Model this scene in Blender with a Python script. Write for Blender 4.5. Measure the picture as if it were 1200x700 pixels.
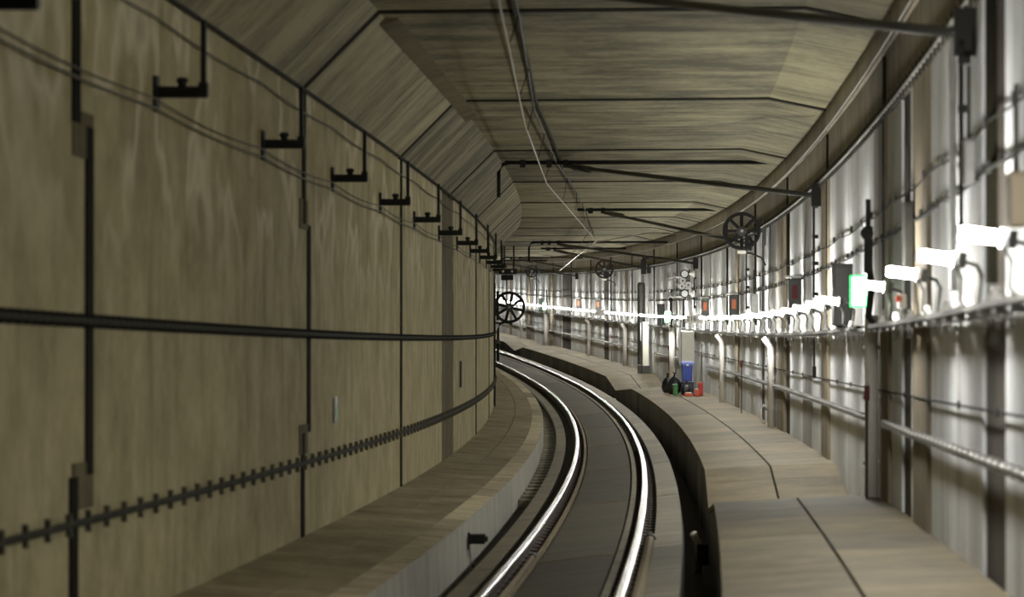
import bpy, bmesh, math, random
from mathutils import Vector, Matrix
random.seed(7)
sc = bpy.context.scene
for o in list(bpy.data.objects): bpy.data.objects.remove(o)
COL = sc.collection

# ------------------------------------------------------------------ camera, world, exposure
ZO = 2.6                      # height of the camera above the world origin
cam_d = bpy.data.cameras.new('camera'); cam = bpy.data.objects.new('camera', cam_d); COL.objects.link(cam)
cam_d.sensor_width = 36.0; cam_d.lens = 120.0
cam_d.clip_start = .05; cam_d.clip_end = 600
cam.location = (0, 0, ZO); cam.rotation_euler = (math.radians(90) + math.atan(26.93 / 4000), 0, 0)
cam_d.dof.use_dof = True; cam_d.dof.focus_distance = 88.0; cam_d.dof.aperture_fstop = 3.2
sc.camera = cam
w = bpy.data.worlds.new('world'); sc.world = w; w.use_nodes = True
w.node_tree.nodes['Background'].inputs[0].default_value = (.75, .8, .7, 1)
w.node_tree.nodes['Background'].inputs[1].default_value = .006
sc.view_settings.view_transform = 'Standard'
try: sc.view_settings.look = 'None'
except Exception: pass
sc.view_settings.gamma = 1.0; sc.view_settings.exposure = 0.35
sc.view_settings.use_curve_mapping = False
LAMP = 450.0                   # strength of the tunnel lamps

# ------------------------------------------------------------------ the line of the tunnel (metres along the track)
TH = (-0.07109, 0.04631, 0.06132, -0.02444); X0 = -1.38619
ZZ = (-1.78438, -1.6805, 1.32394, -0.18151)
DS = .05; SMIN = -12.0; N = int((260 - SMIN) / DS)
def theta(s):
    u = s / 100; return TH[0] + TH[1]*u + TH[2]*u*u + TH[3]*u**3
_x = [0.0]; _y = [0.0]
for i in range(N):
    t = theta(SMIN + (i + .5) * DS); _x.append(_x[-1] - math.sin(t)*DS); _y.append(_y[-1] + math.cos(t)*DS)
i0 = int(round(-SMIN / DS)); ox = X0 - _x[i0]; oy = -_y[i0]
def base(s):
    a = (s - SMIN) / DS; i = max(0, min(N - 1, int(a))); f = a - i
    u = s / 100
    return (ox + _x[i]*(1-f) + _x[i+1]*f, oy + _y[i]*(1-f) + _y[i+1]*f, ZO + ZZ[0] + ZZ[1]*u + ZZ[2]*u*u + ZZ[3]*u**3)
def pt(s, d, h):
    x, y, z = base(s); t = theta(s)
    return Vector((x + d*math.cos(t), y + d*math.sin(t), z + h))
def frame(s, d, h):
    return Matrix.Translation(pt(s, d, h)) @ Matrix.Rotation(theta(s), 4, 'Z')
CANT = .125
def hc(d, h): return h + CANT*(d + .565)/1.13          # the track is canted

WL, WR = -2.527, 2.878                                   # side walls
HH = 4.33; CL = (-1.80, 5.06); CR = (2.13, 5.08); HR = 4.93
S_A, LR = 31.554, 11.392                                 # ring joints
SN, SF = -9.0, 238.0                                     # ends of what is built
rings = [S_A + LR*k for k in range(-3, 19)]

# ------------------------------------------------------------------ materials
MATS = {}
def nmat(name):
    m = bpy.data.materials.new(name); m.use_nodes = True; MATS[name] = m
    nt = m.node_tree; return m, nt, nt.nodes['Principled BSDF']
def plain(name, col, rough=.6, metal=0.0, var=.0, spec=.5):
    m, nt, b = nmat(name)
    b.inputs['Roughness'].default_value = rough; b.inputs['Metallic'].default_value = metal
    b.inputs['Specular IOR Level'].default_value = spec
    tc = nt.nodes.new('ShaderNodeTexCoord'); no = nt.nodes.new('ShaderNodeTexNoise')
    no.inputs['Scale'].default_value = 14; no.inputs['Detail'].default_value = 3
    nt.links.new(tc.outputs['Object'], no.inputs['Vector'])
    r = nt.nodes.new('ShaderNodeValToRGB')
    k = .78 if not var else 1 - var
    r.color_ramp.elements[0].position = .3; r.color_ramp.elements[1].position = .7
    r.color_ramp.elements[0].color = (col[0]*k, col[1]*k, col[2]*k, 1); r.color_ramp.elements[1].color = (*col, 1)
    nt.links.new(no.outputs['Fac'], r.inputs['Fac']); nt.links.new(r.outputs['Color'], b.inputs['Base Color'])
    return m
def emit(name, col, st, base_col=(.8, .8, .8)):
    m, nt, b = nmat(name)
    b.inputs['Base Color'].default_value = (*base_col, 1)
    b.inputs['Emission Color'].default_value = (*col, 1); b.inputs['Emission Strength'].default_value = st
    return m
def concrete(name, light, dark, stain=None, streak=(4.0, .35), blotch=(.55, .5), rough=.85, tide=None, contrast=1.0, objvar=.12, bump=.25, spec=.3, sw=.38, stw=.75):
    """board-marked, streaked and stained concrete; the UV map runs (metres along, metres across)"""
    m, nt, b = nmat(name); L = nt.links.new
    b.inputs['Roughness'].default_value = rough; b.inputs['Specular IOR Level'].default_value = spec
    uv = nt.nodes.new('ShaderNodeUVMap')
    def noise(sx, sy, detail, seed):
        mp = nt.nodes.new('ShaderNodeMapping'); mp.inputs['Scale'].default_value = (sx, sy, 1); mp.inputs['Location'].default_value = (seed, seed*1.7, 0)
        L(uv.outputs['UV'], mp.inputs['Vector'])
        n = nt.nodes.new('ShaderNodeTexNoise'); n.inputs['Scale'].default_value = 1; n.inputs['Detail'].default_value = detail; n.inputs['Roughness'].default_value = .6
        L(mp.outputs['Vector'], n.inputs['Vector']); return n.outputs['Fac']
    def math_(op, a, c):
        n = nt.nodes.new('ShaderNodeMath'); n.operation = op
        for i, v in enumerate((a, c)):
            if isinstance(v, (int, float)): n.inputs[i].default_value = v
            else: L(v, n.inputs[i])
        return n.outputs[0]
    st = noise(streak[0], streak[1], 4, 3.1); bl = noise(blotch[0], blotch[1], 5, 11.7); fi = noise(9, 9, 3, 5.3); md = noise(blotch[0]*3.1, blotch[1]*2.3, 4, 21.9)
    v = math_('ADD', math_('ADD', math_('MULTIPLY', st, sw), math_('MULTIPLY', md, .63 - sw)), math_('ADD', math_('MULTIPLY', bl, .21), math_('MULTIPLY', fi, .16)))
    oi = nt.nodes.new('ShaderNodeObjectInfo')
    v = math_('ADD', v, math_('MULTIPLY', math_('SUBTRACT', oi.outputs['Random'], .5), objvar))
    mr = nt.nodes.new('ShaderNodeMapRange'); mr.inputs[1].default_value = .5 - .13/contrast; mr.inputs[2].default_value = .5 + .13/contrast
    L(v, mr.inputs[0])
    mx = nt.nodes.new('ShaderNodeMix'); mx.data_type = 'RGBA'
    mx.inputs['A'].default_value = (*dark, 1); mx.inputs['B'].default_value = (*light, 1); L(mr.outputs[0], mx.inputs['Factor'])
    out = mx.outputs['Result']
    if stain:
        s2 = noise(1.6, .3, 4, 31.0); r = nt.nodes.new('ShaderNodeMapRange'); r.inputs[1].default_value = .56; r.inputs[2].default_value = .72; L(s2, r.inputs[0])
        m2 = nt.nodes.new('ShaderNodeMix'); m2.data_type = 'RGBA'; L(out, m2.inputs['A']); m2.inputs['B'].default_value = (*stain, 1)
        L(math_('MULTIPLY', r.outputs[0], stw), m2.inputs['Factor']); out = m2.outputs['Result']
    if tide:                                                    # pale mineral lines left by seeping water, high on the wall
        t2 = noise(.42, .42, 3, 47.0)
        ln = nt.nodes.new('ShaderNodeMapRange'); ln.inputs[1].default_value = .0; ln.inputs[2].default_value = .045; ln.inputs[3].default_value = 1; ln.inputs[4].default_value = 0
        L(math_('ABSOLUTE', math_('SUBTRACT', t2, .5), 0), ln.inputs[0])
        sp = nt.nodes.new('ShaderNodeSeparateXYZ'); L(uv.outputs['UV'], sp.inputs[0])
        hm = nt.nodes.new('ShaderNodeMapRange'); hm.inputs[1].default_value = 2.4; hm.inputs[2].default_value = 3.1; L(sp.outputs['Y'], hm.inputs[0])
        m3 = nt.nodes.new('ShaderNodeMix'); m3.data_type = 'RGBA'; L(out, m3.inputs['A']); m3.inputs['B'].default_value = (*tide, 1)
        L(math_('MULTIPLY', math_('MULTIPLY', ln.outputs[0], hm.outputs[0]), .9), m3.inputs['Factor']); out = m3.outputs['Result']
    L(out, b.inputs['Base Color'])
    bp = nt.nodes.new('ShaderNodeBump'); bp.inputs['Strength'].default_value = bump; bp.inputs['Distance'].default_value = .02
    L(v, bp.inputs['Height']); L(bp.outputs['Normal'], b.inputs['Normal'])
    return m

concrete('left_concrete', (.56, .50, .30), (.30, .262, .145), stain=(.19, .165, .095), tide=(.70, .64, .46), streak=(2.4, .8), blotch=(.6, .7), contrast=1.05, sw=.2, spec=.1, stw=.5)
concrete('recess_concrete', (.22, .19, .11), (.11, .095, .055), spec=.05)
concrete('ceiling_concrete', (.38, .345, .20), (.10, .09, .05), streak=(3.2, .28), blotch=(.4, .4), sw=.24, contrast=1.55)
concrete('bench_concrete', (.235, .19, .105), (.085, .067, .035), streak=(1.2, .9), blotch=(.8, .8), objvar=.12, spec=.3, rough=.75)
concrete('bench_concrete_left', (.46, .395, .26), (.17, .142, .088), streak=(1.1, 1.1), blotch=(.5, 1.0), objvar=.05, rough=.8, spec=.15)
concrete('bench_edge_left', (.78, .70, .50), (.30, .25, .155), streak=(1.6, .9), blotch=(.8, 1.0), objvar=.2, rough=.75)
concrete('bench_face_pale', (.56, .55, .48), (.36, .35, .30), streak=(3, .5), objvar=.1)
concrete('bench_face_dark', (.26, .26, .27), (.11, .11, .115), streak=(6, .6), objvar=.2)
concrete('slab_concrete', (.12, .108, .072), (.048, .043, .029), streak=(2.5, .5), rough=.62, spec=.25, objvar=.15)
concrete('kerb_tan', (.40, .34, .22), (.22, .18, .11), streak=(3, 1), rough=.7, objvar=.15)
concrete('strip_concrete', (.36, .33, .25), (.17, .155, .115), streak=(3, 1), rough=.6, objvar=.15)
concrete('gutter_dark', (.05, .047, .04), (.018, .017, .015), objvar=.05)
concrete('joint_dark', (.022, .02, .013), (.011, .01, .007), objvar=.0, spec=.02)
concrete('panel_pale', (.82, .85, .89), (.56, .57, .58), stain=(.30, .28, .25), streak=(2.4, .14), contrast=1.1, objvar=.2, rough=.7, spec=.3)
concrete('panel_grey', (.50, .505, .51), (.29, .285, .28), stain=(.18, .165, .14), streak=(2.4, .14), objvar=.25, rough=.75, spec=.25)
concrete('panel_tan', (.34, .29, .21), (.19, .16, .115), streak=(2.5, .16), objvar=.15, rough=.8, spec=.2)
concrete('panel_dark', (.105, .092, .078), (.05, .043, .038), streak=(2.5, .16), objvar=.2, rough=.8, spec=.2)
concrete('edge_beam', (.38, .335, .245), (.19, .165, .115), streak=(2.5, .25), objvar=.2)
concrete('upper_beam', (.40, .355, .275), (.19, .165, .12), streak=(2.5, .25), objvar=.2)
plain('black_steel', (.016, .016, .014), .6, .0, 0, .25)
plain('dark_steel', (.07, .07, .065), .5, .3)
plain('grey_steel', (.32, .32, .31), .4, .5)
plain('galvanised', (.5, .5, .49), .45, .4)
plain('rail_steel', (.75, .75, .76), .22, 1.0, .08)
plain('rail_web', (.07, .05, .04), .7)
plain('copper_wire', (.55, .5, .42), .35, .8)
plain('wire_tarnished', (.42, .39, .31), .5, .3)
plain('cable_black', (.02, .02, .017), .9, 0, 0, .15)
plain('cable_green', (.04, .041, .028), .9, 0, 0, .15)
plain('cable_olive', (.11, .10, .06), .7)
plain('cable_grey', (.30, .29, .26), .6)
plain('white_paint', (.88, .87, .84), .45, 0, .05)
plain('duct_white', (.86, .82, .78), .45, 0, .08)
plain('cream_paint', (.80, .80, .70), .4, 0, .05)
plain('blue_plastic', (.03, .06, .30), .45)
plain('lid_blue', (.22, .28, .72), .45)
plain('navy_plastic', (.02, .025, .05), .5)
plain('bag_black', (.015, .017, .02), .35)
plain('green_plastic', (.10, .38, .12), .5)
plain('red_plastic', (.62, .045, .03), .45)
plain('orange_red', (.78, .13, .05), .45)
plain('orange_label', (.85, .22, .07), .5)
plain('tag_red', (.16, .015, .015), .6)
plain('print_black', (.03, .03, .03), .7)
plain('hose_tan', (.36, .31, .22), .65)
plain('glass_grey', (.55, .58, .57), .25)
emit('lamp_glow', (1.0, .975, .90), LAMP)
emit('sign_white', (.75, 1.0, .82), 6.0)
emit('sign_green', (.02, 1.0, .16), 2.6, (.05, .5, .12))

# ------------------------------------------------------------------ builders
def link(name, me, parent=None):
    o = bpy.data.objects.new(name, me); COL.objects.link(o)
    if parent: o.parent = parent
    return o
def tag(o, label, cat, group=None, kind=None):
    if kind: o['kind'] = kind
    if label: o['label'] = label
    if cat: o['category'] = cat
    if group: o['group'] = group
    return o
def struct(o, label): o['kind'] = 'structure'; o['label'] = label; return o
def thing(name, label, cat, group=None, mat4=None):
    o = bpy.data.objects.new(name, None); COL.objects.link(o); o.empty_display_size = .1
    if mat4 is not None: o.matrix_world = mat4
    return tag(o, label, cat, group)
def meshify(name, bm, mat, smooth=False):
    me = bpy.data.meshes.new(name)
    bmesh.ops.recalc_face_normals(bm, faces=bm.faces)
    bm.to_mesh(me); bm.free(); me.materials.append(MATS[mat])
    if smooth:
        for p in me.polygons: p.use_smooth = True
    return me
def part(name, bm, mat, parent=None, smooth=False): return link(name, meshify(name, bm, mat, smooth), parent)
def box(bm, c, sz, bev=0, rot=None):
    r = bmesh.ops.create_cube(bm, size=1)
    M = Matrix.Translation(c) @ (rot.to_4x4() if rot else Matrix()) @ Matrix.Diagonal((*sz, 1))
    bmesh.ops.transform(bm, matrix=M, verts=r['verts'])
    if bev:
        es = list({e for v in r['verts'] for e in v.link_edges})
        bmesh.ops.bevel(bm, geom=es, offset=bev, segments=2, affect='EDGES', profile=.6)
    return bm
def B(): return bmesh.new()
def tube(bm, pts, r, n=8, cap=True):
    pts = [Vector(p) for p in pts]; prev = None
    for i, p in enumerate(pts):
        t = (pts[min(i+1, len(pts)-1)] - pts[max(i-1, 0)]).normalized()
        a = Vector((0, 0, 1)) if abs(t.z) < .9 else Vector((1, 0, 0))
        u = t.cross(a).normalized(); v = u.cross(t)
        rr = r[i] if isinstance(r, (list, tuple)) else r
        ring = [bm.verts.new(p + (u*math.cos(k*2*math.pi/n) + v*math.sin(k*2*math.pi/n))*rr) for k in range(n)]
        if prev:
            for k in range(n): bm.faces.new((prev[k], prev[(k+1) % n], ring[(k+1) % n], ring[k]))
        elif cap: bm.faces.new(ring)
        prev = ring
    if cap: bm.faces.new(prev[::-1])
    return bm
def cyl(bm, a, b, r, n=16): return tube(bm, [a, b], r, n)
def disc_y(bm, c, r0, r1, th, n=32):
    """ring (r0 inner, r1 outer) facing along local y"""
    cx, cy, cz = c; R = []
    for yy in (-th/2, th/2):
        for r in (r0, r1):
            R.append([bm.verts.new((cx + math.cos(2*math.pi*k/n)*r, cy + yy, cz + math.sin(2*math.pi*k/n)*r)) for k in range(n)])
    a, b, c2, d = R
    for k in range(n):
        j = (k+1) % n
        bm.faces.new((a[k], a[j], b[j], b[k])); bm.faces.new((c2[k], d[k], d[j], c2[j]))
        bm.faces.new((b[k], b[j], d[j], d[k])); bm.faces.new((a[k], c2[k], c2[j], a[j]))
    return bm
def sweep_bm(prof, s0, s1, step=1.5, closed=True, bm=None):
    """solid swept along the tunnel: prof = [(d, h), ...]; prof may be a function of s"""
    bm = bm or B(); uvl = bm.loops.layers.uv.verify()
    n = max(1, int(math.ceil((s1 - s0)/step))); prev = None; ps = None
    fn = prof if callable(prof) else (lambda s: prof)
    for i in range(n + 1):
        s = s0 + (s1 - s0)*i/n; pr = fn(s)
        ring = [bm.verts.new(pt(s, d, h)) for d, h in pr]
        m = len(pr)
        if prev:
            for k in range(m if closed else m - 1):
                j = (k + 1) % m
                f = bm.faces.new((prev[k], prev[j], ring[j], ring[k]))
                vert = abs(pr[j][1] - pr[k][1]) > abs(pr[j][0] - pr[k][0])
                vv = [pp[1] if vert else pp[0] for pp in (ppr[k], ppr[j], pr[j], pr[k])]
                for lp, q in zip(f.loops, zip((ps, ps, s, s), vv)): lp[uvl].uv = q
        if closed and i in (0, n):
            f = bm.faces.new(ring if i == 0 else ring[::-1])
            for lp in f.loops: lp[uvl].uv = (s + (lp.vert.co.x % 1.0), lp.vert.co.z)
        prev = ring; ps = s; ppr = pr
    return bm
def sweep(name, prof, s0, s1, mat, parent=None, step=1.5, closed=True, smooth=False):
    return part(name, sweep_bm(prof, s0, s1, step, closed), mat, parent, smooth)
def run(bm, s0, s1, d, h, r, n=6, step=1.0, sag=0, every=4.0):
    k = max(1, int((s1 - s0)/step)); P = []
    for i in range(k + 1):
        s = s0 + (s1 - s0)*i/k
        dd = d(s) if callable(d) else d; hh = h(s) if callable(h) else h
        P.append(pt(s, dd, hh - sag*math.sin(math.pi*((s/every) % 1))))
    return tube(bm, P, r, n)
ORD = ['first', 'second', 'third', 'fourth', 'fifth', 'sixth', 'seventh', 'eighth', 'ninth', 'tenth', 'eleventh', 'twelfth', 'thirteenth', 'fourteenth']
def rect(d0, d1, h0, h1): return [(d0, h0), (d1, h0), (d1, h1), (d0, h1)]

# ------------------------------------------------------------------ the setting
# --- left wall: dark backing that shows in the joints, and one concrete panel for each ring
wl = struct(sweep('wall_left', rect(WL - .5, WL - .03, -.6, HH + .1), SN, SF, 'joint_dark', step=2), 'tall olive-grey concrete side wall on the left with dark vertical joints')
G = .012                                                  # half the width of a joint
def jog(k, s, h):
    """the wet joints nearest the camera step sideways where they were patched"""
    if k == -1: return s + (-.05 if h > 3.25 else .38 if h > 1.15 else -.12)
    if k == 0: return s + (.2 if h > 3.1 else .62 if h > 1.15 else .12)
    return s + .35
for k in range(-3, 12):
    a, b = S_A + LR*k, S_A + LR*(k + 1)
    if k == 1: pieces = [(a, 52.3)]
    elif k == 2: pieces = [(56.0, b)]
    else: pieces = [(a, b)]
    for (a2, b2) in pieces:
        bm = B()
        for h0, h1 in ((.0, 1.15), (1.15, 3.1 if k == 0 or k == -1 and False else 3.15), (3.15 if k != 0 else 3.1, HH)):
            hm = (h0 + h1)/2
            aa = jog(k, a, hm) + G if a2 == a else a2
            bb = jog(k + 1, b, hm) - G if b2 == b else b2
            sweep_bm(rect(WL - .2, WL, h0, h1), aa, bb, 1.5, True, bm)
        part('concrete_panel', bm, 'left_concrete', wl)
def joint_strip(k, s):
    bm = B()
    for h0, h1 in ((.0, 1.15), (1.15, 3.1 if k == 0 else 3.25), (3.1 if k == 0 else 3.25, HH)):
        c = jog(k, s, (h0 + h1)/2)
        sweep_bm(rect(WL - .05, WL + .014, h0, h1), c - .12, c + .12, 1, True, bm)
    part('joint_strip', bm, 'joint_dark', wl)
for k in range(-2, 9):
    if k != 2: joint_strip(k, S_A + LR*k)
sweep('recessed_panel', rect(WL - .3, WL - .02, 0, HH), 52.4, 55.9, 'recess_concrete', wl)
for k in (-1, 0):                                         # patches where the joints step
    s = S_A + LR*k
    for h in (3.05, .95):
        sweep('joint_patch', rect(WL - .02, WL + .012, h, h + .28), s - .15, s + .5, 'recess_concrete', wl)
# --- right wall
wr = struct(sweep('wall_right', rect(WR + .05, WR + .5, -.6, HR + .1), SN, SF, 'joint_dark', step=2), 'pale streaked lining wall on the right, lit by the row of lamps')
bands = [(8.0, 9.4, 'panel_pale'), (9.4, 10.3, 'panel_tan'), (10.3, 12.6, 'panel_pale'), (12.6, 13.6, 'panel_dark'), (13.6, 16.4, 'panel_pale'), (16.4, 17.6, 'panel_grey'), (17.6, 19.3, 'panel_pale'),
 (19.3, 20.9, 'panel_dark'), (20.9, 23.3, 'panel_pale'), (23.3, 25.7, 'panel_pale'), (25.7, 27.4, 'panel_tan'), (27.4, 28.1, 'panel_pale'), (28.1, 29.3, 'panel_dark'),
 (29.3, 30.8, 'panel_pale'), (30.8, 32.4, 'panel_tan'), (32.4, 33.4, 'panel_grey'), (33.4, 36.0, 'panel_pale'), (36.0, 39.2, 'panel_pale'), (39.2, 42.7, 'panel_pale'), (42.7, 44.4, 'panel_tan'),
 (44.4, 47.2, 'panel_pale'), (47.2, 49.9, 'panel_grey'), (49.9, 54.0, 'panel_pale'), (54.0, 55.5, 'panel_dark')]
s = 55.5; i = 0
while s < SF - 3:
    wdt = random.choice((1.3, 1.7, 2.1, 2.5)) * (1 + max(0, s - 110)/260)
    r = random.random(); m = 'panel_pale' if r < .60 else 'panel_grey' if r < .80 else 'panel_dark' if r < .91 else 'panel_tan'
    bands.append((s, s + wdt, m)); s += wdt
s = SN
while s < 7.9: bands.append((s, s + 1.7, 'panel_grey')); s += 1.7
for (a, b, m) in bands:
    pr = {'panel_pale': 0, 'panel_grey': .012, 'panel_dark': -.02, 'panel_tan': .03}[m]
    sweep('lining_panel', rect(WR - pr, WR + .1, .0, 4.06), a + .02, b - .02, m, wr)
for k in range(-4, 18):
    a, b = S_A + LR*k, S_A + LR*(k + 1)
    sweep('upper_panel', rect(WR - .01, WR + .1, 4.07, 4.645), max(a + .02, SN), b - .02, 'upper_beam', wr)
    sweep('edge_beam', [(WR - .04, 4.66), (WR + .1, 4.66), (WR + .1, HR), (WR - .04, HR)], max(a + .02, SN), b - .02, 'edge_beam', wr)
# --- ceiling
ce = struct(sweep('ceiling', [(WL - .4, HH + .05), (CL[0] - .04, CL[1] + .05), (CR[0], CR[1] + .05), (WR + .3, HR + .05), (WR + .3, 5.6), (WL - .4, 5.6)], SN, SF, 'joint_dark', step=2), 'board-marked dark concrete tunnel roof with sloping edges')
for k in range(-4, 18):
    a, b = max(S_A + LR*k + .012, SN), S_A + LR*(k + 1) - .012
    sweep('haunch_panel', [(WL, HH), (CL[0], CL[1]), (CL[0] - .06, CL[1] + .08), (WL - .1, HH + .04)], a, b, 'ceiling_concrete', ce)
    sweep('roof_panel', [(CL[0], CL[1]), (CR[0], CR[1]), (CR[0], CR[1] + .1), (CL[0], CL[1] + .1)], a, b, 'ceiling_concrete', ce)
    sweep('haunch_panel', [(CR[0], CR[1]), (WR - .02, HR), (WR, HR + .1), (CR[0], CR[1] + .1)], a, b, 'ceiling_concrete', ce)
for k in range(-2, 18):
    c = S_A + LR*k; e = .014
    sweep('joint_strip', [(WL, HH - .01), (CL[0], CL[1] - e), (CR[0], CR[1] - e), (WR - .03, HR - e), (WR - .03, HR + .03), (CR[0], CR[1] + .03), (CL[0], CL[1] + .03), (WL - .05, HH + .03)], c - .11, c + .11, 'joint_dark', ce)
    sweep('joint_strip', rect(WR - .035, WR + .05, 2.3, 4.62), c - .1, c + .1, 'joint_dark', wr)
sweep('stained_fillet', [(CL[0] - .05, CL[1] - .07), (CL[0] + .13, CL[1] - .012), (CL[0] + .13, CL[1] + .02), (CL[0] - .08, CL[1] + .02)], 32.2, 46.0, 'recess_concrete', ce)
# --- floor, gutters and the track bed
fl = struct(sweep('floor', rect(WL - .3, WR + .3, -.9, -.42), SN, SF, 'gutter_dark', step=2), 'dark tunnel invert below the track with deep gutters')
sweep('bed', [(-1.02, -.43), (1.02, -.43), (1.02, hc(1.02, -.2)), (-1.02, hc(-1.02, -.2))], SN, SF, 'gutter_dark', fl)
for k in range(-4, 18):
    a, b = S_A + .95 + LR*k, S_A + .95 + LR*(k + 1)
    a = max(a, SN)
    def slab(d0, d1, ht): return [(d0, -.40), (d1, -.40), (d1, hc(d1, ht)), (d0, hc(d0, ht))]
    sweep('track_slab', slab(-.36, .36, -.115), a + .03, b - .03, 'slab_concrete', fl)
    sweep('slab_kerb', slab(-.43, -.385, -.095), a + .03, b - .03, 'kerb_tan', fl)
    sweep('slab_kerb', slab(.385, .45, -.095), a + .03, b - .03, 'strip_concrete', fl)
    sweep('joint_filler', slab(-.36, .36, -.108), b - .028, b + .028, 'kerb_tan', fl)
    sweep('side_strip', slab(-1.0, -.80, -.13), a + .04, b - .04, 'strip_concrete', fl)
    sweep('side_strip', slab(.72, 1.0, -.10), a + .04, b - .04, 'strip_concrete', fl)
for i in range(44):                                       # cross beams in the left gutter
    s = 50 + i*1.25
    sweep('gutter_beam', rect(-1.28, -1.01, -.42, -.30), s, s + .42, 'strip_concrete', fl)

# --- rails
def rail(name, dc, label):
    o = thing(name, label, 'rail', 'running rails', None)
    h0 = hc(dc, 0)
    def P(l): return [(dc + a, h0 + b) for a, b in l]
    sweep('rail_head', P([(-.033, -.04), (.033, -.04), (.0335, -.008), (.022, 0), (-.022, 0), (-.0335, -.008)]), SN, SF, 'rail_steel', o, step=1.0)
    sweep('rail_web', P([(-.009, -.13), (.009, -.13), (.009, -.04), (-.009, -.04)]), SN, SF, 'rail_web', o, step=1.5)
    sweep('rail_foot', P([(-.064, -.155), (.064, -.155), (.064, -.145), (.01, -.13), (-.01, -.13), (-.064, -.145)]), SN, SF, 'rail_web', o, step=1.5)
    return o
rail('rail', -.565, 'shiny steel rail on the inside of the curve, beside the left walkway')
rail('rail', .565, 'shiny steel rail on the outside of the curve, beside the right walkway')
clipm = meshify('rail_clip', box(box(B(), (0, 0, 0), (.30, .16, .03)), (0, 0, .03), (.16, .05, .04), .008), 'rail_web')
for rr, dc in ((bpy.data.objects['rail'], -.565), (bpy.data.objects['rail.001'], .565)):
    for i in range(74):
        o = link('rail_clip', clipm, rr); o.matrix_world = frame(17 + .62*i, dc, hc(dc, -.17))

# --- left walkway
def left_top(d): return .10 + (.185 - .10)*(-1.30 - d)/(1.227)
bl = struct(sweep('trim_1', rect(WL - .05, -1.36, -.45, .0), SN, SF, 'gutter_dark', step=2), 'concrete walkway bench along the left wall')
s = SN
while s < 150:
    e = s + 5.7
    sweep('walkway_slab', [(WL, .0), (-1.98, .0), (-1.98, left_top(-1.98)), (WL, left_top(WL))], s + .008, e - .008, 'bench_concrete_left', bl)
    sweep('walkway_slab', [(-1.965, .0), (-1.56, .0), (-1.56, left_top(-1.56)), (-1.965, left_top(-1.965))], s + .008, e - .008, 'bench_concrete_left', bl)
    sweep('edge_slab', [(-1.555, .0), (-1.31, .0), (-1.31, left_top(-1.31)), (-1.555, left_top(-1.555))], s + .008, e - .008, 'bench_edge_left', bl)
    sweep('bench_face', [(-1.36, -.45), (-1.285, -.45), (-1.30, .098), (-1.36, .102)], s + .008, e - .008, 'bench_face_pale', bl)
    s = e
# --- right walkway with its three dips
H0 = .50
DIPS = [(32.7, 38.0, 41.5), (95.0, 105.5, 111.5), (167.5, 173.6, 181.5)]
DROP = .30
def rt(s):
    for a, b, c in DIPS:
        if a <= s < b: return H0 - DROP*(s - a)/(b - a)
        if b <= s < c: return H0 - DROP*(c - s)/(c - b)
    return H0
def inner(s): return 1.30
br = struct(sweep('trim_2', lambda s: rect(inner(s) + .05, WR + .05, -.45, rt(s) - .08), SN, SF, 'gutter_dark', step=.5), 'raised concrete walkway bench along the right wall')
cuts = sorted(set([x for t in DIPS for x in t]))
edges = [SN]
while edges[-1] < SF - 3:
    n = edges[-1] + 2.2
    for c in cuts:
        if edges[-1] < c - .01 and c - .9 < n < c + .9 or edges[-1] < c - .01 < n: n = c; break
    edges.append(n)
for a, b in zip(edges[:-1], edges[1:]):
    ea, eb = a + .006, b - .006
    M = 2.09
    def pr1(s): t = rt(min(max(s, ea), eb)); return [(inner(s), t - .085), (M - .012, t - .085), (M - .012, t + .02), (inner(s), t - .03)]
    def pr2(s): t = rt(min(max(s, ea), eb)); return [(M + .012, t - .085), (WR, t - .085), (WR, t + .05), (M + .012, t + .02)]
    sweep('walkway_slab', pr1, ea, eb, 'bench_concrete', br, step=.8)
    sweep('walkway_slab', pr2, ea, eb, 'bench_concrete', br, step=.8)
    sweep('bench_face', lambda s: [(inner(s) + .015, -.45), (inner(s) + .06, -.45), (inner(s) + .06, rt(min(max(s, ea), eb)) - .085), (inner(s) + .015, rt(min(max(s, ea), eb)) - .085)], ea, eb, 'bench_face_dark', br, step=.8)
# ------------------------------------------------------------------ lamps on the right wall
def lamp_parts():
    bm = box(B(), (0, 0, 0), (.19, .09, .058), .024)
    dif = meshify('diffuser', bm, 'lamp_glow', True)
    bm = box(B(), (.105, 0, .0), (.016, .15, .09), .004)
    shield = meshify('back_shield', bm, 'galvanised')  # back plate enlarged to shade the wall right behind the lamp
    bm = tube(B(), [(.13, .0, .0), (.24, .0, -.02), (.27, 0, -.07), (.27, 0, -.27)], .013, 8); box(bm, (.155, 0, .0), (.04, .10, .09), .006)
    arm = meshify('arm', bm, 'dark_steel')
    bm = tube(B(), [(.11, .03, -.02), (.17, .1, -.10), (.18, .16, -.22), (.22, .2, -.26)], .011, 6)
    cab = meshify('lead', bm, 'dark_steel')
    cap = meshify('end_shield', box(B(), (-.098, 0, 0), (.010, .09, .055), .003), 'white_paint')  # added opaque cap, blocks the lamp's light across to the left wall
    return dif, shield, arm, cab, cap
LP = lamp_parts()
lamp_s = [16.1, 19.4, 22.9, 27.0, 35.0, 38.6] + [42.3 + 3.85*i for i in range(46)]
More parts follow.
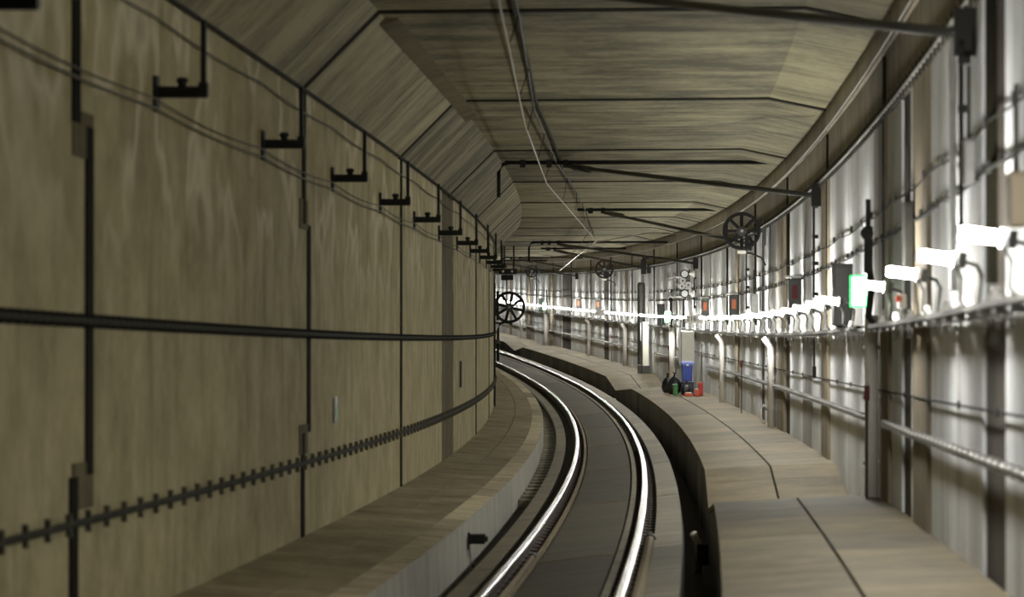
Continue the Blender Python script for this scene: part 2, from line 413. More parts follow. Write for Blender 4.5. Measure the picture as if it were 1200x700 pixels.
for i, s in enumerate(lamp_s):
    if i < 4: lb = '%s glowing white lamp from the camera on the right wall cable shelf' % ORD[i]
    elif i == 4: lb = 'glowing white lamp just beyond the tall black box on the right wall'
    elif i == 5: lb = 'second glowing white lamp beyond the tall black box on the right wall'
    elif i < 14: lb = '%s glowing white lamp from the camera, in the dense middle row' % ORD[i]
    else: lb = 'small glowing white lamp in the dense receding row far along the right wall'
    o = thing('tunnel_lamp', lb, 'lamp', 'lamps along the right wall', frame(s, 2.495, 2.415 + .05*min(1, s/100)) @ Matrix.Rotation(math.radians(7), 4, 'Y'))
    for me in LP: link(me.name.split('.')[0], me, o)

# ------------------------------------------------------------------ cable shelf, cables and pipes on the right wall
armm = meshify('bracket', box(box(B(), (.095, 0, -.017), (.19, .04, .03)), (.18, 0, -.05), (.02, .05, .10)), 'galvanised')
boltm = meshify('insulator', tube(B(), [(0, 0, 0), (0, 0, .05), (0, 0, .055), (0, 0, .09)], [.035, .035, .022, .022], 10), 'white_paint', True)
shelves = [(6.0, 31.0, 'below the four nearest lamps'), (34.2, 94.5, 'beginning below the tall black box'), (101.0, 112.0, 'left of the white cabinet'), (114.5, 168.0, 'beyond the dark weight tube'), (171, 226, 'at the far end of the curve')]
for a, b, w_ in shelves:
    o = thing('cable_shelf', 'long dark steel cable shelf on the right wall ' + w_, 'cable shelf', 'cable shelves on the right wall')
    sweep('front_lip', rect(2.672, 2.685, 2.12, 2.155), a, b, 'dark_steel', o, step=1.5)
    ts = a
    while ts < b - .5:
        sweep('tray', rect(2.685, 2.79, 2.12, 2.128), ts, min(b, ts + (.68 if ts < 60 else 2.6)), 'dark_steel', o, step=1.5)
        ts += .95 if ts < 60 else 3.8
    k = 0; s = a + .3
    while s < b:
        br_ = link('bracket', armm, o); br_.matrix_world = frame(s, 2.68, 2.118)
        if k % 2 == 0:
            q = link('insulator', boltm, o); q.matrix_world = frame(s + .25, 2.715, 2.13)
        s += .95 if s < 60 else 1.9; k += 1
    for j, (dd, hh, r, m, cl) in enumerate(((2.75, 2.150, .018, 'cable_black', 'thick black power cable'), (2.79, 2.147, .012, 'cable_grey', 'grey power cable'), (2.71, 2.14, .010, 'cable_grey', 'thin grey cable'))):
        c = part('cable', run(B(), a - .3, b + .3, dd, lambda s: hh + .012*math.sin(s*1.3 + j), r, 6, .8), m, None, True)
        tag(c, cl + ' on the shelf ' + w_, 'cable', 'cables on the shelves')
def wallcable(name, label, s0, s1, d, h, r, mat, clip=None, cat='cable', sag=0, every=4, step=1.0, group=None, clipmat='dark_steel', clipsz=(.05, .03, .09)):
    o = thing(name, label, cat, group)
    part('line', run(B(), s0, s1, d, h, r, 6, step, sag, every), mat, o, True)
    if clip:
        n = int((s1 - s0)/clip)
        if n <= 140:
            me = meshify('clip', box(B(), (0, 0, 0), clipsz), clipmat)
            for i in range(n):
                q = link('clip', me, o); ss = s0 + clip*(i + .5); q.matrix_world = frame(ss, d, h)
        else:
            bm = B()
            for i in range(n):
                ss = s0 + clip*(i + .5)
                M = frame(ss, d, h); r_ = box_at(bm, M, clipsz)
            q = part('clips', bm, clipmat, o); q['kind'] = 'stuff'
    return o
def box_at(bm, M, sz):
    r = bmesh.ops.create_cube(bm, size=1); bmesh.ops.transform(bm, matrix=M @ Matrix.Diagonal((*sz, 1)), verts=r['verts'])
wallcable('hooked_cable', 'pale grey cable with closely set hooks high on the right wall', 6, 226, WR - .04, 4.10, .018, 'cable_grey', .42, clipmat='dark_steel', clipsz=(.02, .03, .15))
wallcable('conduit', 'pale conduit running under the roof edge of the right wall', 6, 226, WR - .085, 4.64, .013, 'cable_grey', None, cat='conduit')
wallcable('messenger_cable', 'thick dark cable bundle sagging above the lamps on the right wall', 6, 226, WR - .04, 2.96, .013, 'cable_black', .9, sag=.03, every=4, step=.5, clipsz=(.025, .03, .07))
wallcable('thin_cable', 'thin dark cable above the bundle on the right wall', 6, 226, WR - .03, 3.24, .008, 'cable_black', 1.9, sag=.04, every=5, step=.6, clipsz=(.03, .03, .07))
wallcable('thin_cable', 'thin dark cable midway between lamp shelf and hand pipe', 6, 226, WR - .03, 1.55, .009, 'cable_black', 3.0, clipsz=(.02, .03, .05))
for a, b, w_ in ((6, 31.2, 'nearest the camera'), (33.2, 86.0, 'between the pale duct and the blue bin'), (92.5, 111.0, 'left of the white cabinet'), (115, 226, 'beyond the dark weight tube')):
    wallcable('hand_pipe', 'low pale clamped pipe on the right wall ' + w_, a, b, WR - .06, 1.26, .023, 'galvanised', .45 if b < 100 else .9, cat='pipe', group='low pipes on the right wall', clipmat='grey_steel', clipsz=(.05, .03, .07))

# --- pale ducts down the right wall
def duct(s, top, elbow, label, wdt=.12, h0=.52):
    o = thing('drain_duct', label, 'duct', 'pale ducts on the right wall', frame(s, WR - wdt/2 - .045, h0))
    L_ = top - h0
    if elbow: pth = [(0, 0, 0), (0, 0, L_ - .16), (-.03, 0, L_ - .10), (-.12, 0, L_ + .02)]
    else: pth = [(0, 0, 0), (0, 0, L_)]
    part('pipe', tube(B(), pth, wdt/2, 12), 'duct_white', o, True)
    bm = B()
    for z in (.35, .35 + (L_ - .5)/2, L_ - .3): box(bm, (0, 0, z), (wdt + .03, .03, .035))
    part('strap', bm, 'grey_steel', o)
duct(32.2, 2.25, False, 'straight pale pinkish duct under the near green exit sign', .125)
duct(58.3, 2.06, True, 'pale duct with bent top beneath the large spoked wheel')
duct(77.9, 2.06, True, 'pale duct with bent top just right of the blue bin')
duct(100.6, 2.2, False, 'straight pale duct under the second green exit sign, left of the white cabinet', .17)
duct(125.0, 2.06, True, 'pale duct with bent top just left of the dark weight tube', .15)
duct(145.1, 2.06, True, 'pale duct with bent top left of the farther number plate', .15)
duct(171.5, 2.25, False, 'straight pale duct under the third green exit sign', .2)
duct(189.1, 2.12, True, 'pale duct with bent top farthest along the wall', .18)
# --- thin posts with red boxes
for s, lb in ((31.8, 'small dark red box on a thin post beside the near pale duct'), (68.2, 'small dark red box on a thin black post between two bent ducts'), (101.6, 'small dark red box on a thin post left of the white cabinet'), (131.5, 'small dark red box on a thin post beyond the dark weight tube')):
    o = thing('alarm_post', lb, 'alarm box', 'alarm boxes on posts', frame(s, WR - .17, .53))
    part('post', cyl(B(), (0, 0, 0), (0, 0, .93), .011, 8), 'dark_steel', o)
    part('alarm_box', box(B(), (0, -.01, 1.0), (.05, .05, .14), .008), 'tag_red', o)

# --- emergency telephone boxes with orange labels
def phone(s, lb, col='orange_label'):
    o = thing('telephone_box', lb, 'telephone box', 'telephone boxes', frame(s, WR - .14, 2.42))
    part('case', box(B(), (0, 0, .27), (.19, .20, .48), .015), 'dark_steel', o)
    part('hood', box(B(), (0, -.04, .54), (.27, .26, .04), .008), 'grey_steel', o)
    part('label_plate', box(B(), (0, -.103, .32), (.085, .008, .20)), col, o)
phone(49.6, 'dim red-labelled grey telephone box nearest the camera, below the spoked wheel', 'tag_red')
phone(72.1, 'grey telephone box with orange label right of the number 216 plate, nearer one', 'orange_label')
phone(84.7, 'grey telephone box with orange label directly beside the number 216 plate', 'orange_label')
phone(139.7, 'grey telephone box with orange label above the farther number plate')
phone(151.1, 'grey telephone box with orange label farthest along the wall')

# --- number plates
def text_mesh(txt, size):
    cu = bpy.data.curves.new('digits', 'FONT'); cu.body = txt; cu.size = size; cu.extrude = .002; cu.align_x = 'CENTER'; cu.align_y = 'CENTER'
    t = bpy.data.objects.new('digits_tmp', cu); COL.objects.link(t)
    dg = bpy.context.evaluated_depsgraph_get(); me = bpy.data.meshes.new_from_object(t.evaluated_get(dg)); bpy.data.objects.remove(t)
    me.name = 'digits'; me.materials.clear(); me.materials.append(MATS['print_black']); return me
def plate(s, lb, txt):
    o = thing('number_plate', lb, 'sign', 'number plates', frame(s, 2.44, 2.43))
    part('plate', box(B(), (0, 0, 0), (.42, .02, .20), .004), 'white_paint', o)
    if txt:
        t = link('digits', text_mesh(txt, .16), o); t.location = (-.07, -.013, 0); t.rotation_euler = (math.pi/2, 0, 0)
    else:
        bm = B()
        for x in (-.13, -.05): box(bm, (x, -.012, .03), (.05, .004, .02)); box(bm, (x + .02, -.012, -.03), (.05, .004, .02))
        part('worn_print', bm, 'cable_grey', o)
    part('stay', box(B(), (.2, .03, 0), (.24, .03, .04)), 'grey_steel', o)
plate(84.0, 'white number plate reading 216 among the lamps', '216')
plate(134.2, 'white plate with worn print among the far lamps', '')

# --- exit signs, black cabinets and loudspeakers beside them
def exit_group(s, sx, w1, k):
    o = thing('exit_sign', 'glowing white exit sign with green rim ' + w1, 'exit sign', 'exit signs', frame(s, 2.60, 2.46))
    part('case', box(B(), (0, .03, 0), (.15*k, .05, .29*k), .006), 'white_paint', o)
    part('rim', box(B(), (0, 0, 0), (.15*k, .02, .285*k), .004), 'sign_green', o)
    part('face', box(B(), (.004, -.008, .0), (.12*k, .012, .255*k)), 'sign_white', o)
    part('stay', box(B(), (.15, .03, .05), (.24, .03, .04)), 'dark_steel', o)
    o = thing('control_box', 'tall black box beyond the green exit sign ' + w1, 'cabinet', 'tall black boxes', frame(sx, 2.70, 2.18))
    part('body', box(B(), (0, 0, .33), (.20, .5, .66), .012), 'black_steel', o)
    part('door', box(B(), (-.01, -.256, .33), (.16, .012, .58), .004), 'black_steel', o)
    part('foot', box(B(), (.0, 0, -.02), (.12, .3, .05)), 'dark_steel', o)
    o = thing('loudspeaker', 'dark loudspeaker hung above the exit sign ' + w1, 'loudspeaker', 'loudspeakers', frame(s - .6, 2.66, 2.62))
    part('body', box(B(), (0, 0, .2), (.075, .14, .42), .015), 'black_steel', o)
    part('horn', tube(B(), [(-.005, -.06, .34), (-.02, -.16, .34)], [.03, .06], 12), 'black_steel', o)
    part('bracket', box(B(), (.0, .02, .52), (.045, .05, .26)), 'black_steel', o); part('lead', tube(B(), [(.01, 0, .05), (.03, .02, -.15), (.0, .03, -.4), (.05, .02, -.46)], .03, 8), 'black_steel', o)
exit_group(31.2, 36.4, 'nearest the camera', 1.0)
exit_group(100.2, 105.4, 'in the middle of the lamp row', 1.15)
exit_group(170.6, 174.2, 'far along the lamp row', 1.25)

# --- catenary tension wheels
def wheel(name, s, d, h, R, label, side, tilt=0):
    o = thing(name, label, 'tension wheel', 'spoked tension wheels', frame(s, d, h) @ Matrix.Rotation(tilt, 4, 'Y'))
    part('rim', disc_y(disc_y(disc_y(B(), (0, 0, 0), R*.82, R*.97, .09, 48), (0, -.05, 0), R*.87, R, .02, 48), (0, .05, 0), R*.87, R, .02, 48), 'black_steel', o)
    me = meshify('spoke', box(B(), (R*.53, 0, 0), (R*.66, .035, R*.17), .006), 'black_steel')
    for k in range(8):
        q = link('spoke', me, o); q.rotation_euler = (0, k*math.pi/4, 0)
    hb = part('hub', disc_y(disc_y(B(), (0, 0, 0), .03, R*.26, .11, 28), (0, -.07, 0), R*.05, R*.17, .05, 24), 'dark_steel', o)
    part('axle', cyl(B(), (0, -.12, 0), (0, .15, 0), .028, 12), 'galvanised', hb)
    part('frame_plate', box(box(B(), (side*R*.75, .13, 0), (R*1.5, .04, .05)), (side*(R + .075), .12, 0), (.05, .12, R*1.5)), 'dark_steel', o)
    part('name_tab', box(B(), (0, -.05, -R - .04), (R*.45, .02, .055)), 'cream_paint', o)
    part('guard', tube(B(), [(side*.02, -.02, -R - .05), (side*R*.5, -.01, -R - .06), (side*R*1.05, .02, -R - .14), (side*(R*1.25), .02, -R - .28)], .018, 8), 'black_steel', o)
wheel('wire_tensioner', 62.0, 2.43, 4.0, .345, 'large black eight-spoked tension wheel high on the right wall', 1)
wheel('wire_tensioner', 131.5, 2.42, 4.13, .36, 'smaller-looking black spoked tension wheel far along the right wall', 1)
wheel('wire_tensioner', 176.0, 2.35, 4.22, .33, 'tiny far spoked tension wheel at the end of the curve', 1)
wheel('wire_tensioner', 88.5, -2.12, 2.73, .415, 'black spoked tension wheel low on the left wall at the bend', -1, .25)
o = thing('wheel_post', 'black post and bent pipe carrying the left tension wheel', 'post', None, frame(87.5, WL + .07, .15))
part('column', box(B(), (-.03, 0, 1.6), (.04, .12, 3.2), .01), 'black_steel', o)
part('bent_pipe', tube(B(), [(.05, -.05, 1.2), (.05, -.05, 2.0), (.10, -.05, 2.16), (.22, -.05, 2.2), (.42, -.05, 2.17)], .035, 10), 'black_steel', o, True)
part('clamp', box(B(), (.04, -.06, 1.7), (.12, .08, .12), .01), 'dark_steel', o)
part('back_plate', box(B(), (.04, 0, 2.62), (.07, .1, .75), .01), 'black_steel', o)
# junction cluster above it
o = thing('feeder_junction', 'dark cluster of feeder boxes and insulators above the left tension wheel', 'junction box', None, frame(84, -2.16, 3.30))
part('upper_box', box(B(), (.02, 0, .30), (.44, .3, .13), .012), 'black_steel', o)
part('lower_box', box(B(), (.0, 0, .15), (.30, .25, .13), .012), 'black_steel', o)
part('hanger', box(box(B(), (-.12, 0, .62), (.04, .04, .62)), (.16, 0, .62), (.04, .04, .62)), 'black_steel', o)
part('wall_arm', box(B(), (-.22, 0, .34), (.34, .06, .06)), 'black_steel', o)
iv = B()
for x in (-.1, .12): tube(iv, [(x, -.15, .30), (x, -.2, .30)], .03, 8)
part('insulator', iv, 'glass_grey', o)

# --- dark weight tube with its pale cabinet
o = thing('weight_tube', 'tall dark weight tube standing on the right walkway', 'weight tube', None, frame(113.3, 2.62, .52))
part('tube', tube(B(), [(-.06, 0, .3), (-.06, 0, 2.95), (-.06, 0, 3.03)], [.13, .13, .10], 18), 'dark_steel', o, False)
part('backing_channel', box(B(), (.12, .1, 1.75), (.16, .12, 3.5), .01), 'grey_steel', o)
part('shaft_head', box(box(B(), (.02, .05, 3.55), (.17, .2, .5), .02), (.1, 0, 3.85), (.26, .1, .12), .01), 'black_steel', o)
part('base', box(B(), (0, 0, .14), (.36, .32, .28), .015), 'dark_steel', o)
o = thing('relay_cabinet', 'narrow pale cabinet in front of the dark weight tube', 'cabinet', None, frame(112.6, 2.66, .52))
part('body', box(B(), (0, 0, 1.0), (.20, .25, 1.45), .01), 'cream_paint', o); part('plinth', box(B(), (0, 0, .14), (.26, .3, .28), .01), 'dark_steel', o)
part('side_bar', box(B(), (-.16, 0, 1.4), (.035, .04, .6)), 'galvanised', o)

# --- signal-like cluster of round dials
o = thing('dial_frame', 'grey frame with two round pale dials and insulator arms on the right wall', 'dial frame', None, frame(90.0, 2.50, 2.2))
part('post', box(B(), (-.02, .05, .38), (.06, .06, .76)), 'black_steel', o)
part('frame', box(box(B(), (.13, .08, 1.15), (.05, .06, .75)), (.02, .08, 1.15), (.25, .03, .62)), 'dark_steel', o)
for z in (.89, 1.41):
    q = part('dial', disc_y(B(), (0, -.02, z), .085, .115, .06, 28), 'black_steel', o)
    part('dial_glass', disc_y(B(), (0, -.03, z), .002, .088, .03, 28), 'glass_grey', q)
    part('arm', box(B(), (-.2, 0, z - .09), (.42, .04, .035)), 'galvanised', o)
    bm = B()
    for x in (-.40, -.28): tube(bm, [(x, 0, z - .10), (x, 0, z - .03), (x, 0, z), (x, 0, z + .03)], [.05, .05, .035, .055], 12)
    part('insulator', bm, 'grey_steel', o)
    part('reflector', tube(B(), [(.12, -.01, z), (.26, -.01, z)], [.02, .10], 14), 'white_paint', o)
for z, x in ((1.23, -.05), (1.08, -.07), (1.12, .1), (.98, .09)):
    part('gear', disc_y(B(), (x, 0, z), .03, .085, .05, 20), 'grey_steel', o)

# --- white cabinet, bin, bags and boxes on the walkway
def on_walk(s, d): return frame(s, d, rt(s) + .025 + (d - 2.1)*.035)
o = thing('white_cabinet', 'plain cream-white cabinet on the right wall above the blue bin', 'cabinet', None, frame(88.6, 2.50, rt(88.6) + .03))
part('body', box(B(), (0, 0, 1.18), (.33, .35, .80), .012), 'cream_paint', o); part('door', box(B(), (0, -.18, 1.18), (.30, .012, .76), .004), 'cream_paint', o)
part('stand', box(box(B(), (-.13, .05, .39), (.04, .2, .78)), (.13, .05, .39), (.04, .2, .78)), 'galvanised', o); part('side_rail', box(B(), (-.19, .05, 1.1), (.04, .06, .85)), 'grey_steel', o)
o = thing('tote_bin', 'blue plastic bin with pale blue lid stacked on a dark crate', 'bin', None, on_walk(86.4, 2.38) @ Matrix.Translation((0, 0, .31)))
bm = box(B(), (0, 0, .22), (.28, .34, .44), .02)
for v in bm.verts:
    k = .84 + .16*(v.co.z/.44); v.co.x *= k; v.co.y *= k
part('body', bm, 'blue_plastic', o); part('lid', box(B(), (0, 0, .475), (.32, .38, .07), .02), 'lid_blue', o); part('latch', box(B(), (0, -.185, .42), (.06, .02, .05), .005), 'galvanised', o)
o = thing('crate', 'dark navy crate carrying the blue bin', 'crate', None, on_walk(86.4, 2.38))
part('body', box(B(), (0, 0, .145), (.32, .4, .29), .015), 'navy_plastic', o); part('rim', box(B(), (0, 0, .285), (.345, .42, .035), .008), 'navy_plastic', o)
def bag(s, d, sx, sz, lb, seed):
    o = thing('rubbish_bag', lb, 'bag', 'black bags', on_walk(s, d))
    bm = B(); bmesh.ops.create_icosphere(bm, subdivisions=3, radius=1); rnd = random.Random(seed)
    ph = [rnd.uniform(0, 6) for _ in range(6)]
    for v in bm.verts:
        a = math.atan2(v.co.y, v.co.x); k = 1 + .10*math.sin(5*a + ph[0] + 3*v.co.z) + .06*math.sin(9*a + ph[1])
        top = max(0, v.co.z)
        v.co = Vector((v.co.x*sx*k*(1 - .55*top**2), v.co.y*sx*1.1*k*(1 - .55*top**2), max(-.78, v.co.z)*sz*.56 + sz*.44))
    part('body', bm, 'bag_black', o, True)
    part('knot', tube(B(), [(0, 0, sz*.95), (.01, 0, sz*1.08), (.02, 0, sz*1.2)], [.03, .02, .055], 10), 'bag_black', o, True)
bag(86.6, 2.06, .19, .46, 'large black bag between the green crate and the blue bin', 1)
bag(85.0, 2.28, .13, .30, 'small black bag in front of the navy crate', 2)
bag(88.2, 1.96, .15, .42, 'black bag slumped behind the green crate', 3)
o = thing('green_crate', 'stack of slim green crates on the walkway edge of the pile', 'crate', None, on_walk(84.6, 2.0))
for z in (0, .1, .2): part('tray', box(box(B(), (0, 0, z + .045), (.10, .3, .085), .01), (0, 0, z + .085), (.12, .32, .02)), 'green_plastic', o)
for nm, s, d, sz, m, lb in (('red_box', 84.2, 2.60, (.12, .22, .31), 'red_plastic', 'tall dark red canister at the right end of the pile'), ('red_box', 83.6, 2.48, (.10, .2, .17), 'orange_red', 'short orange-red canister in the pile'), ('red_box', 83.9, 2.29, (.20, .25, .08), 'orange_red', 'flat red box lying in front of the black bags')):
    o = thing(nm, lb, 'box', 'red boxes', on_walk(s, d)); part('body', box(B(), (0, 0, sz[2]/2), sz, .012), m, o); part('cap', box(B(), (0, 0, sz[2] + .008), (sz[0]*.7, sz[1]*.6, .02), .004), 'orange_red' if m == 'red_plastic' else 'cream_paint', o)

# --- near fittings on the right wall
def wallbox(name, s, h, sz, mat, lb, cat='junction box'):
    o = thing(name, lb, cat, 'small wall boxes', frame(s, WR - sz[0]/2 - .04, h))
    part('body', box(B(), (0, 0, 0), sz, .01), mat, o); part('cover', box(B(), (0, -sz[1]/2 - .006, 0), (sz[0]*.8, .012, sz[2]*.85), .003), mat, o)
    part('conduit', cyl(B(), (.0, 0, sz[2]/2), (.0, 0, sz[2]/2 + .45), .014, 8), 'dark_steel', o)
wallbox('junction_box', 27.2, 2.82, (.08, .3, .55), 'dark_steel', 'slim dark upright box above the third lamp')
wallbox('junction_box', 21.0, 3.05, (.07, .2, .28), 'grey_steel', 'small grey box under the cable bundle above the second lamp')
wallbox('junction_box', 17.6, 2.66, (.09, .3, .28), 'panel_tan', 'tan box on the right wall nearest the camera')
wallbox('junction_box', 64.5, 2.68, (.13, .4, .42), 'grey_steel', 'grey rounded box below the large spoked wheel')
wallbox('junction_box', 45.5, 1.62, (.05, .1, .16), 'black_steel', 'small black box on the thin cable below the lamp shelf')
o = thing('warning_lamp', 'small white and red round warning lamp beside the third tunnel lamp', 'warning lamp', None, frame(26.8, 2.70, 2.30))
part('back', box(B(), (.03, .03, 0), (.07, .05, .12), .02), 'white_paint', o); part('lens', disc_y(B(), (0, -.01, .02), .002, .026, .06, 20), 'orange_red', o); part('stem', cyl(B(), (.05, .03, -.1), (.05, .03, -.16), .015, 8), 'grey_steel', o)
# round stand pipes on the right wall
for s, h0, h1, lb in ((21.3, 2.6, 3.8, 'thin dark vertical rod hanging below the nearest roof strut fitting'), (44.9, 2.6, 3.9, 'thin dark vertical rod below the second roof strut fitting'), (67.6, 2.6, 3.9, 'thin dark vertical rod below the third roof strut fitting'), (90.4, 2.7, 3.9, 'thin dark vertical rod below the fourth roof strut fitting')):
    o = thing('drop_rod', lb, 'rod', 'drop rods', frame(s, WR - .10, h0))
    part('rod', cyl(B(), (0, 0, 0), (0, 0, h1 - h0), .016, 8), 'black_steel', o)
    me = meshify('collar', box(B(), (.02, 0, 0), (.08, .06, .05), .006), 'black_steel')
    for z in (.05, .45, .8, (h1 - h0) - .1):
        q = link('collar', me, o); q.location = (0, 0, z)
o = thing('lashed_pipe', 'pale thin pipe standing beside the near roof strut rod', 'pipe', None, frame(22.6, WR - .06, 2.3)); part('pipe', cyl(B(), (0, 0, 0), (0, 0, 1.75), .025, 10), 'galvanised', o); part('clip', box(B(), (.02, 0, .9), (.08, .04, .04)), 'grey_steel', o)
o = thing('hose_loop', 'pale looped hose on the right wall foot under a bent duct', 'hose', None, frame(60.6, WR - .14, .52)); part('hose', tube(B(), [(.06, 0, .0), (-.02, 0, .1), (-.04, 0, .25), (.02, 0, .36), (.08, 0, .3)], .022, 8), 'duct_white', o, True); part('coupling', box(B(), (.07, 0, .29), (.06, .05, .06), .01), 'grey_steel', o)

# ------------------------------------------------------------------ roof struts and overhead wires
def strut(sp, d0, h, sf, hf, lb, hook=True, dx=-.70):
    o = thing('roof_strut', lb, 'roof strut', 'roof struts', None)
    bm = tube(B(), [pt(sp, d0, h), pt(sp, WR - .05, h + .0)], .036, 10); part('cross_pipe', bm, 'black_steel', o, True)
    if hook: part('hooked_end', tube(B(), [pt(sp, d0 + .1, h), pt(sp, d0 - .03, h - .03), pt(sp, d0 - .10, h - .16), pt(sp, d0 - .10, h - .58)], .032, 10), 'black_steel', o, True)
    part('diagonal_pipe', tube(B(), [pt(sp, dx, h - .06), pt(sf, WR - .13, hf)], .034, 10), 'dark_steel', o, True)
    bm = B(); M = frame(sf, WR - .07, hf); r = bmesh.ops.create_cube(bm, size=1); bmesh.ops.transform(bm, matrix=M @ Matrix.Diagonal((.13, .14, .30, 1)), verts=r['verts']); part('wall_fitting', bm, 'black_steel', o)
    for dd in (dx, dx - .28, d0 + .3):
        bm = B(); r = bmesh.ops.create_cube(bm, size=1); bmesh.ops.transform(bm, matrix=frame(sp, dd, h - .02) @ Matrix.Diagonal((.09, .10, .13, 1)), verts=r['verts']); part('clamp', bm, 'black_steel', o)
    part('insulator', tube(B(), [pt(sp - .5, dx + .14, h - .10), pt(sp - 1.4, dx + .42, h - .19)], .055, 10), 'dark_steel', o, True)
strut(29.0, -1.6, 4.99, 21.4, 3.88, 'dark diagonal strut crossing the top right corner nearest the camera', False, .3)
strut(57.0, -1.72, 5.0, 44.8, 3.94, 'large dark roof strut with hooked left end across the middle of the roof')
strut(79.6, -.5, 4.98, 67.5, 3.92, 'dark roof strut just beyond the large hooked one', False, .1)
strut(104.0, -1.30, 4.72, 90.3, 3.9, 'dark roof strut with hooked left end, above the zigzag wire bend', True, -.5)
strut(125.5, -.3, 4.85, 113.2, 4.0, 'dark roof strut far along, in front of the weight tube head', False, .2)
strut(150.0, -.6, 4.75, 136.0, 3.95, 'far dark roof strut beyond the second spoked wheel', True, .1)
strut(172.0, -.6, 4.75, 153.0, 3.95, 'farthest dark roof strut at the end of the curve', True, .1)
o = thing('contact_wire', 'pale contact wire bending under the roof and catching light', 'wire', None)
cw = [(8, .35, 4.62), (26, -.38, 4.62), (41, -.86, 4.62), (56, -1.0, 4.60), (93, .25, 4.55), (120, .72, 4.49), (150, 1.82, 4.17)]
bm = B()
for a, b in zip(cw[:-1], cw[1:]): tube(bm, [pt(*a), pt(*b)], .009, 6)
part('conductor', bm, 'wire_tarnished', o)
part('bright_sleeve', tube(B(), [pt(94, .27, 4.548), pt(120, .72, 4.49), pt(149, 1.78, 4.18)], .02, 8), 'rail_steel', o)
o = thing('messenger_wire', 'dark messenger wire with droppers above the contact wire', 'wire', None)
mw = [(8, .3, 4.92), (30, -.43, 4.86), (43, -.82, 4.93), (57, -.86, 5.0), (66, -.62, 4.95), (79.6, -.30, 4.94), (93, .1, 4.86), (104, .2, 4.7), (126, .9, 4.7)]
bm = B()
for a, b in zip(mw[:-1], mw[1:]): tube(bm, [pt(*a), pt(*b)], .013, 6)
part('strand', bm, 'black_steel', o)
for s in (24, 30, 36, 42, 48, 54, 62, 68, 74, 80, 86, 92):
    f = lambda T: next(tuple(a[i] + (b[i] - a[i])*(s - a[0])/(b[0] - a[0]) for i in (1, 2)) for a, b in zip(T[:-1], T[1:]) if a[0] <= s <= b[0])
    part('dropper', tube(B(), [pt(s, *f(mw)), pt(s, *f(cw))], .006, 5), 'black_steel', o)
o = thing('tension_wire', 'dark wire running from the large spoked wheel towards the roof', 'wire', 'tension wires'); part('strand', tube(B(), [pt(62, 2.12, 3.92), pt(80, 1.2, 4.45), pt(104, .4, 4.68)], .014, 6), 'grey_steel', o)
o = thing('tension_wire', 'dark wire running from the smaller far spoked wheel towards the roof', 'wire', 'tension wires'); part('strand', tube(B(), [pt(131.5, 2.1, 4.03), pt(150, 1.0, 4.4), pt(172, .2, 4.6)], .016, 6), 'grey_steel', o)
o = thing('ceiling_conduit', 'dark broken line of conduit along the roof centre', 'conduit', None); part('line', run(B(), 26, 60, lambda s: -.5 - .3*min(1, max(0, (s - 30)/13)), 5.035, .02, 6, 2), 'cable_green', o)

# ------------------------------------------------------------------ left wall fittings
me_arm = meshify('arm', box(box(B(), (.18, 0, .03), (.36, .07, .016)), (.18, 0, -.03), (.36, .07, .016)), 'black_steel')
me_web = meshify('arm_web', box(B(), (.18, 0, 0), (.36, .02, .06)), 'black_steel')
me_pl = meshify('wall_plate', box(B(), (.012, 0, -.01), (.028, .14, .24)), 'black_steel')
me_hg = meshify('hanger', box(box(B(), (.335, 0, .245), (.035, .05, .47)), (.335, 0, .02), (.06, .09, .09)), 'black_steel')
me_kn = meshify('insulator', tube(B(), [(.19, 0, .035), (.19, 0, .06), (.19, 0, .075), (.19, 0, .10)], [.03, .03, .045, .03], 12), 'black_steel', True)
bs = [17.2] + [23.0 + 5.66*i for i in range(11)]
for i, s in enumerate(bs):
    pos = 'at the left picture edge' if i == 0 else ('%s from the camera in the row on the left wall' % ORD[i])
    o = thing('feeder_bracket', 'black T-shaped hanging bracket, %s' % pos, 'bracket', 'feeder brackets on the left wall', frame(s, WL, 3.655))
    for m in (me_arm, me_pl, me_hg, me_kn):
        q = link(m.name.split('.')[0], m, o)
        if m is me_arm: link('arm_web', me_web, q)
wallcable('feeder_cable', 'dark feeder cable carried by the hanging brackets on the left wall', 8, 90, WL + .05, 3.53, .009, 'cable_olive', None, sag=.03, every=5.66, step=.7)
wallcable('feeder_cable', 'second thinner feeder cable along the hanging brackets on the left wall', 8, 90, WL + .04, 3.60, .006, 'cable_olive', None, sag=.04, every=5.66, step=.7)
wallcable('edge_conduit', 'dark conduit in the angle of wall and roof on the left', 8, 92, WL + .06, HH - .01, .016, 'cable_black', None, cat='conduit')
wallcable('edge_conduit', 'second dark conduit just below the left roof angle', 8, 92, WL + .05, HH - .19, .009, 'cable_olive', None, cat='conduit', sag=.03, every=5.66, step=.7)
wallcable('bristly_cable', 'dark cable bound with close ties at mid height on the left wall', 8, 90, WL + .05, 2.075, .024, 'cable_green', .22, clipmat='cable_black', clipsz=(.04, .04, .085))
wallcable('clamped_pipe', 'dark pipe held by evenly spaced clamps low on the left wall', 10, 90, WL + .06, .885, .024, 'cable_green', .62, cat='pipe', clipmat='cable_olive', clipsz=(.035, .03, .13))
o = thing('wall_tag', 'small pale green tag on the left wall above the clamped pipe', 'tag', None, frame(34.6, WL + .01, 1.32)); part('plate', box(B(), (.006, 0, 0), (.012, .30, .26), .004), 'glass_grey', o); part('sticker', box(B(), (.014, 0, -.03), (.006, .2, .1)), 'green_plastic', o)
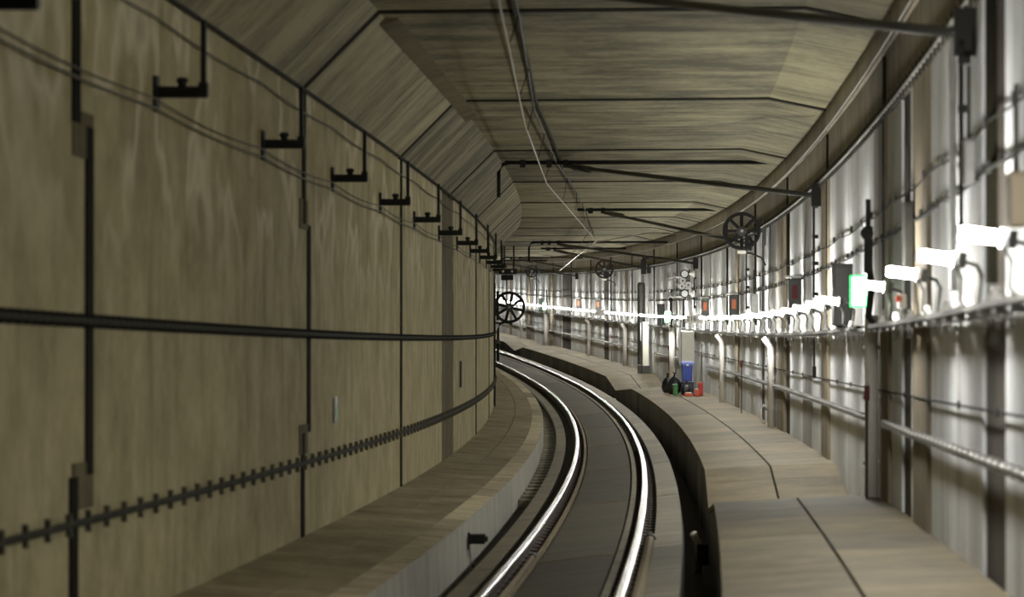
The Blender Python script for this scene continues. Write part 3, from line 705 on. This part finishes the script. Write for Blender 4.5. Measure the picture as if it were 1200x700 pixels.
o = thing('slot_cover', 'narrow dark slot cover on the left wall past the recess', 'cover', None, frame(58.4, WL + .005, 1.45)); part('plate', box(B(), (.01, 0, 0), (.02, .5, .45), .004), 'panel_dark', o)
# lineside box on the left walkway face
o = thing('lineside_box', 'small black box fixed to the left walkway face beside the rail', 'lineside box', None, frame(36.6, -1.28, -.10))
part('case', box(B(), (.09, 0, 0), (.18, .22, .10), .012), 'black_steel', o); part('bracket', box(B(), (.005, -.02, -.02), (.02, .1, .18)), 'black_steel', o)
part('lead', tube(B(), [(.015, -.08, -.06), (.02, -.09, -.17), (.03, -.07, -.26), (.05, -.05, -.30)], .011, 6), 'cable_grey', o, True); part('nose', cyl(B(), (.17, 0, 0), (.205, 0, 0), .03, 10), 'black_steel', o)
# ribbed hoses beside the near slabs
def hose(s0, s1, d, h, r, lb):
    o = thing('ribbed_hose', lb, 'hose', 'ribbed hoses on the track bed'); n = int((s1 - s0)/.055); P = []; R = []
    for i in range(n*2 + 1): P.append(pt(s0 + (s1 - s0)*i/(2*n), d, h)); R.append(r if i % 2 else r*.78)
    part('hose', tube(B(), P, R, 8), 'hose_tan', o); part('end_cuff', tube(B(), [pt(s1 - .05, d, h), pt(s1 + .25, d, h)], r*1.25, 10), 'black_steel', o)
hose(14, 33.0, -.44, hc(-.44, -.085), .024, 'tan ribbed hose along the left edge of the near track slab')
hose(14, 34.0, .68, hc(.68, -.10), .05, 'tan ribbed hose right of the outer rail')
# drain outlets in the right trench at the dips
for (s, d, lb) in ((36.0, 1.17, 'pale pipe stub and black clamp in the trench at the near walkway dip'), (102.0, 1.16, 'pale pipe stub and black clamp in the trench at the middle walkway dip'), (172.5, 1.16, 'pale pipe stub and black clamp in the trench at the far walkway dip')):
    o = thing('drain_outlet', lb, 'drain outlet', 'drain outlets', frame(s, d, -.42))
    part('stub', tube(B(), [(0, 0, 0), (-.01, 0, .34), (-.05, -.05, .42)], .04, 10), 'duct_white', o, True); part('clamp', box(B(), (.05, -.05, .2), (.12, .1, .22), .01), 'black_steel', o)
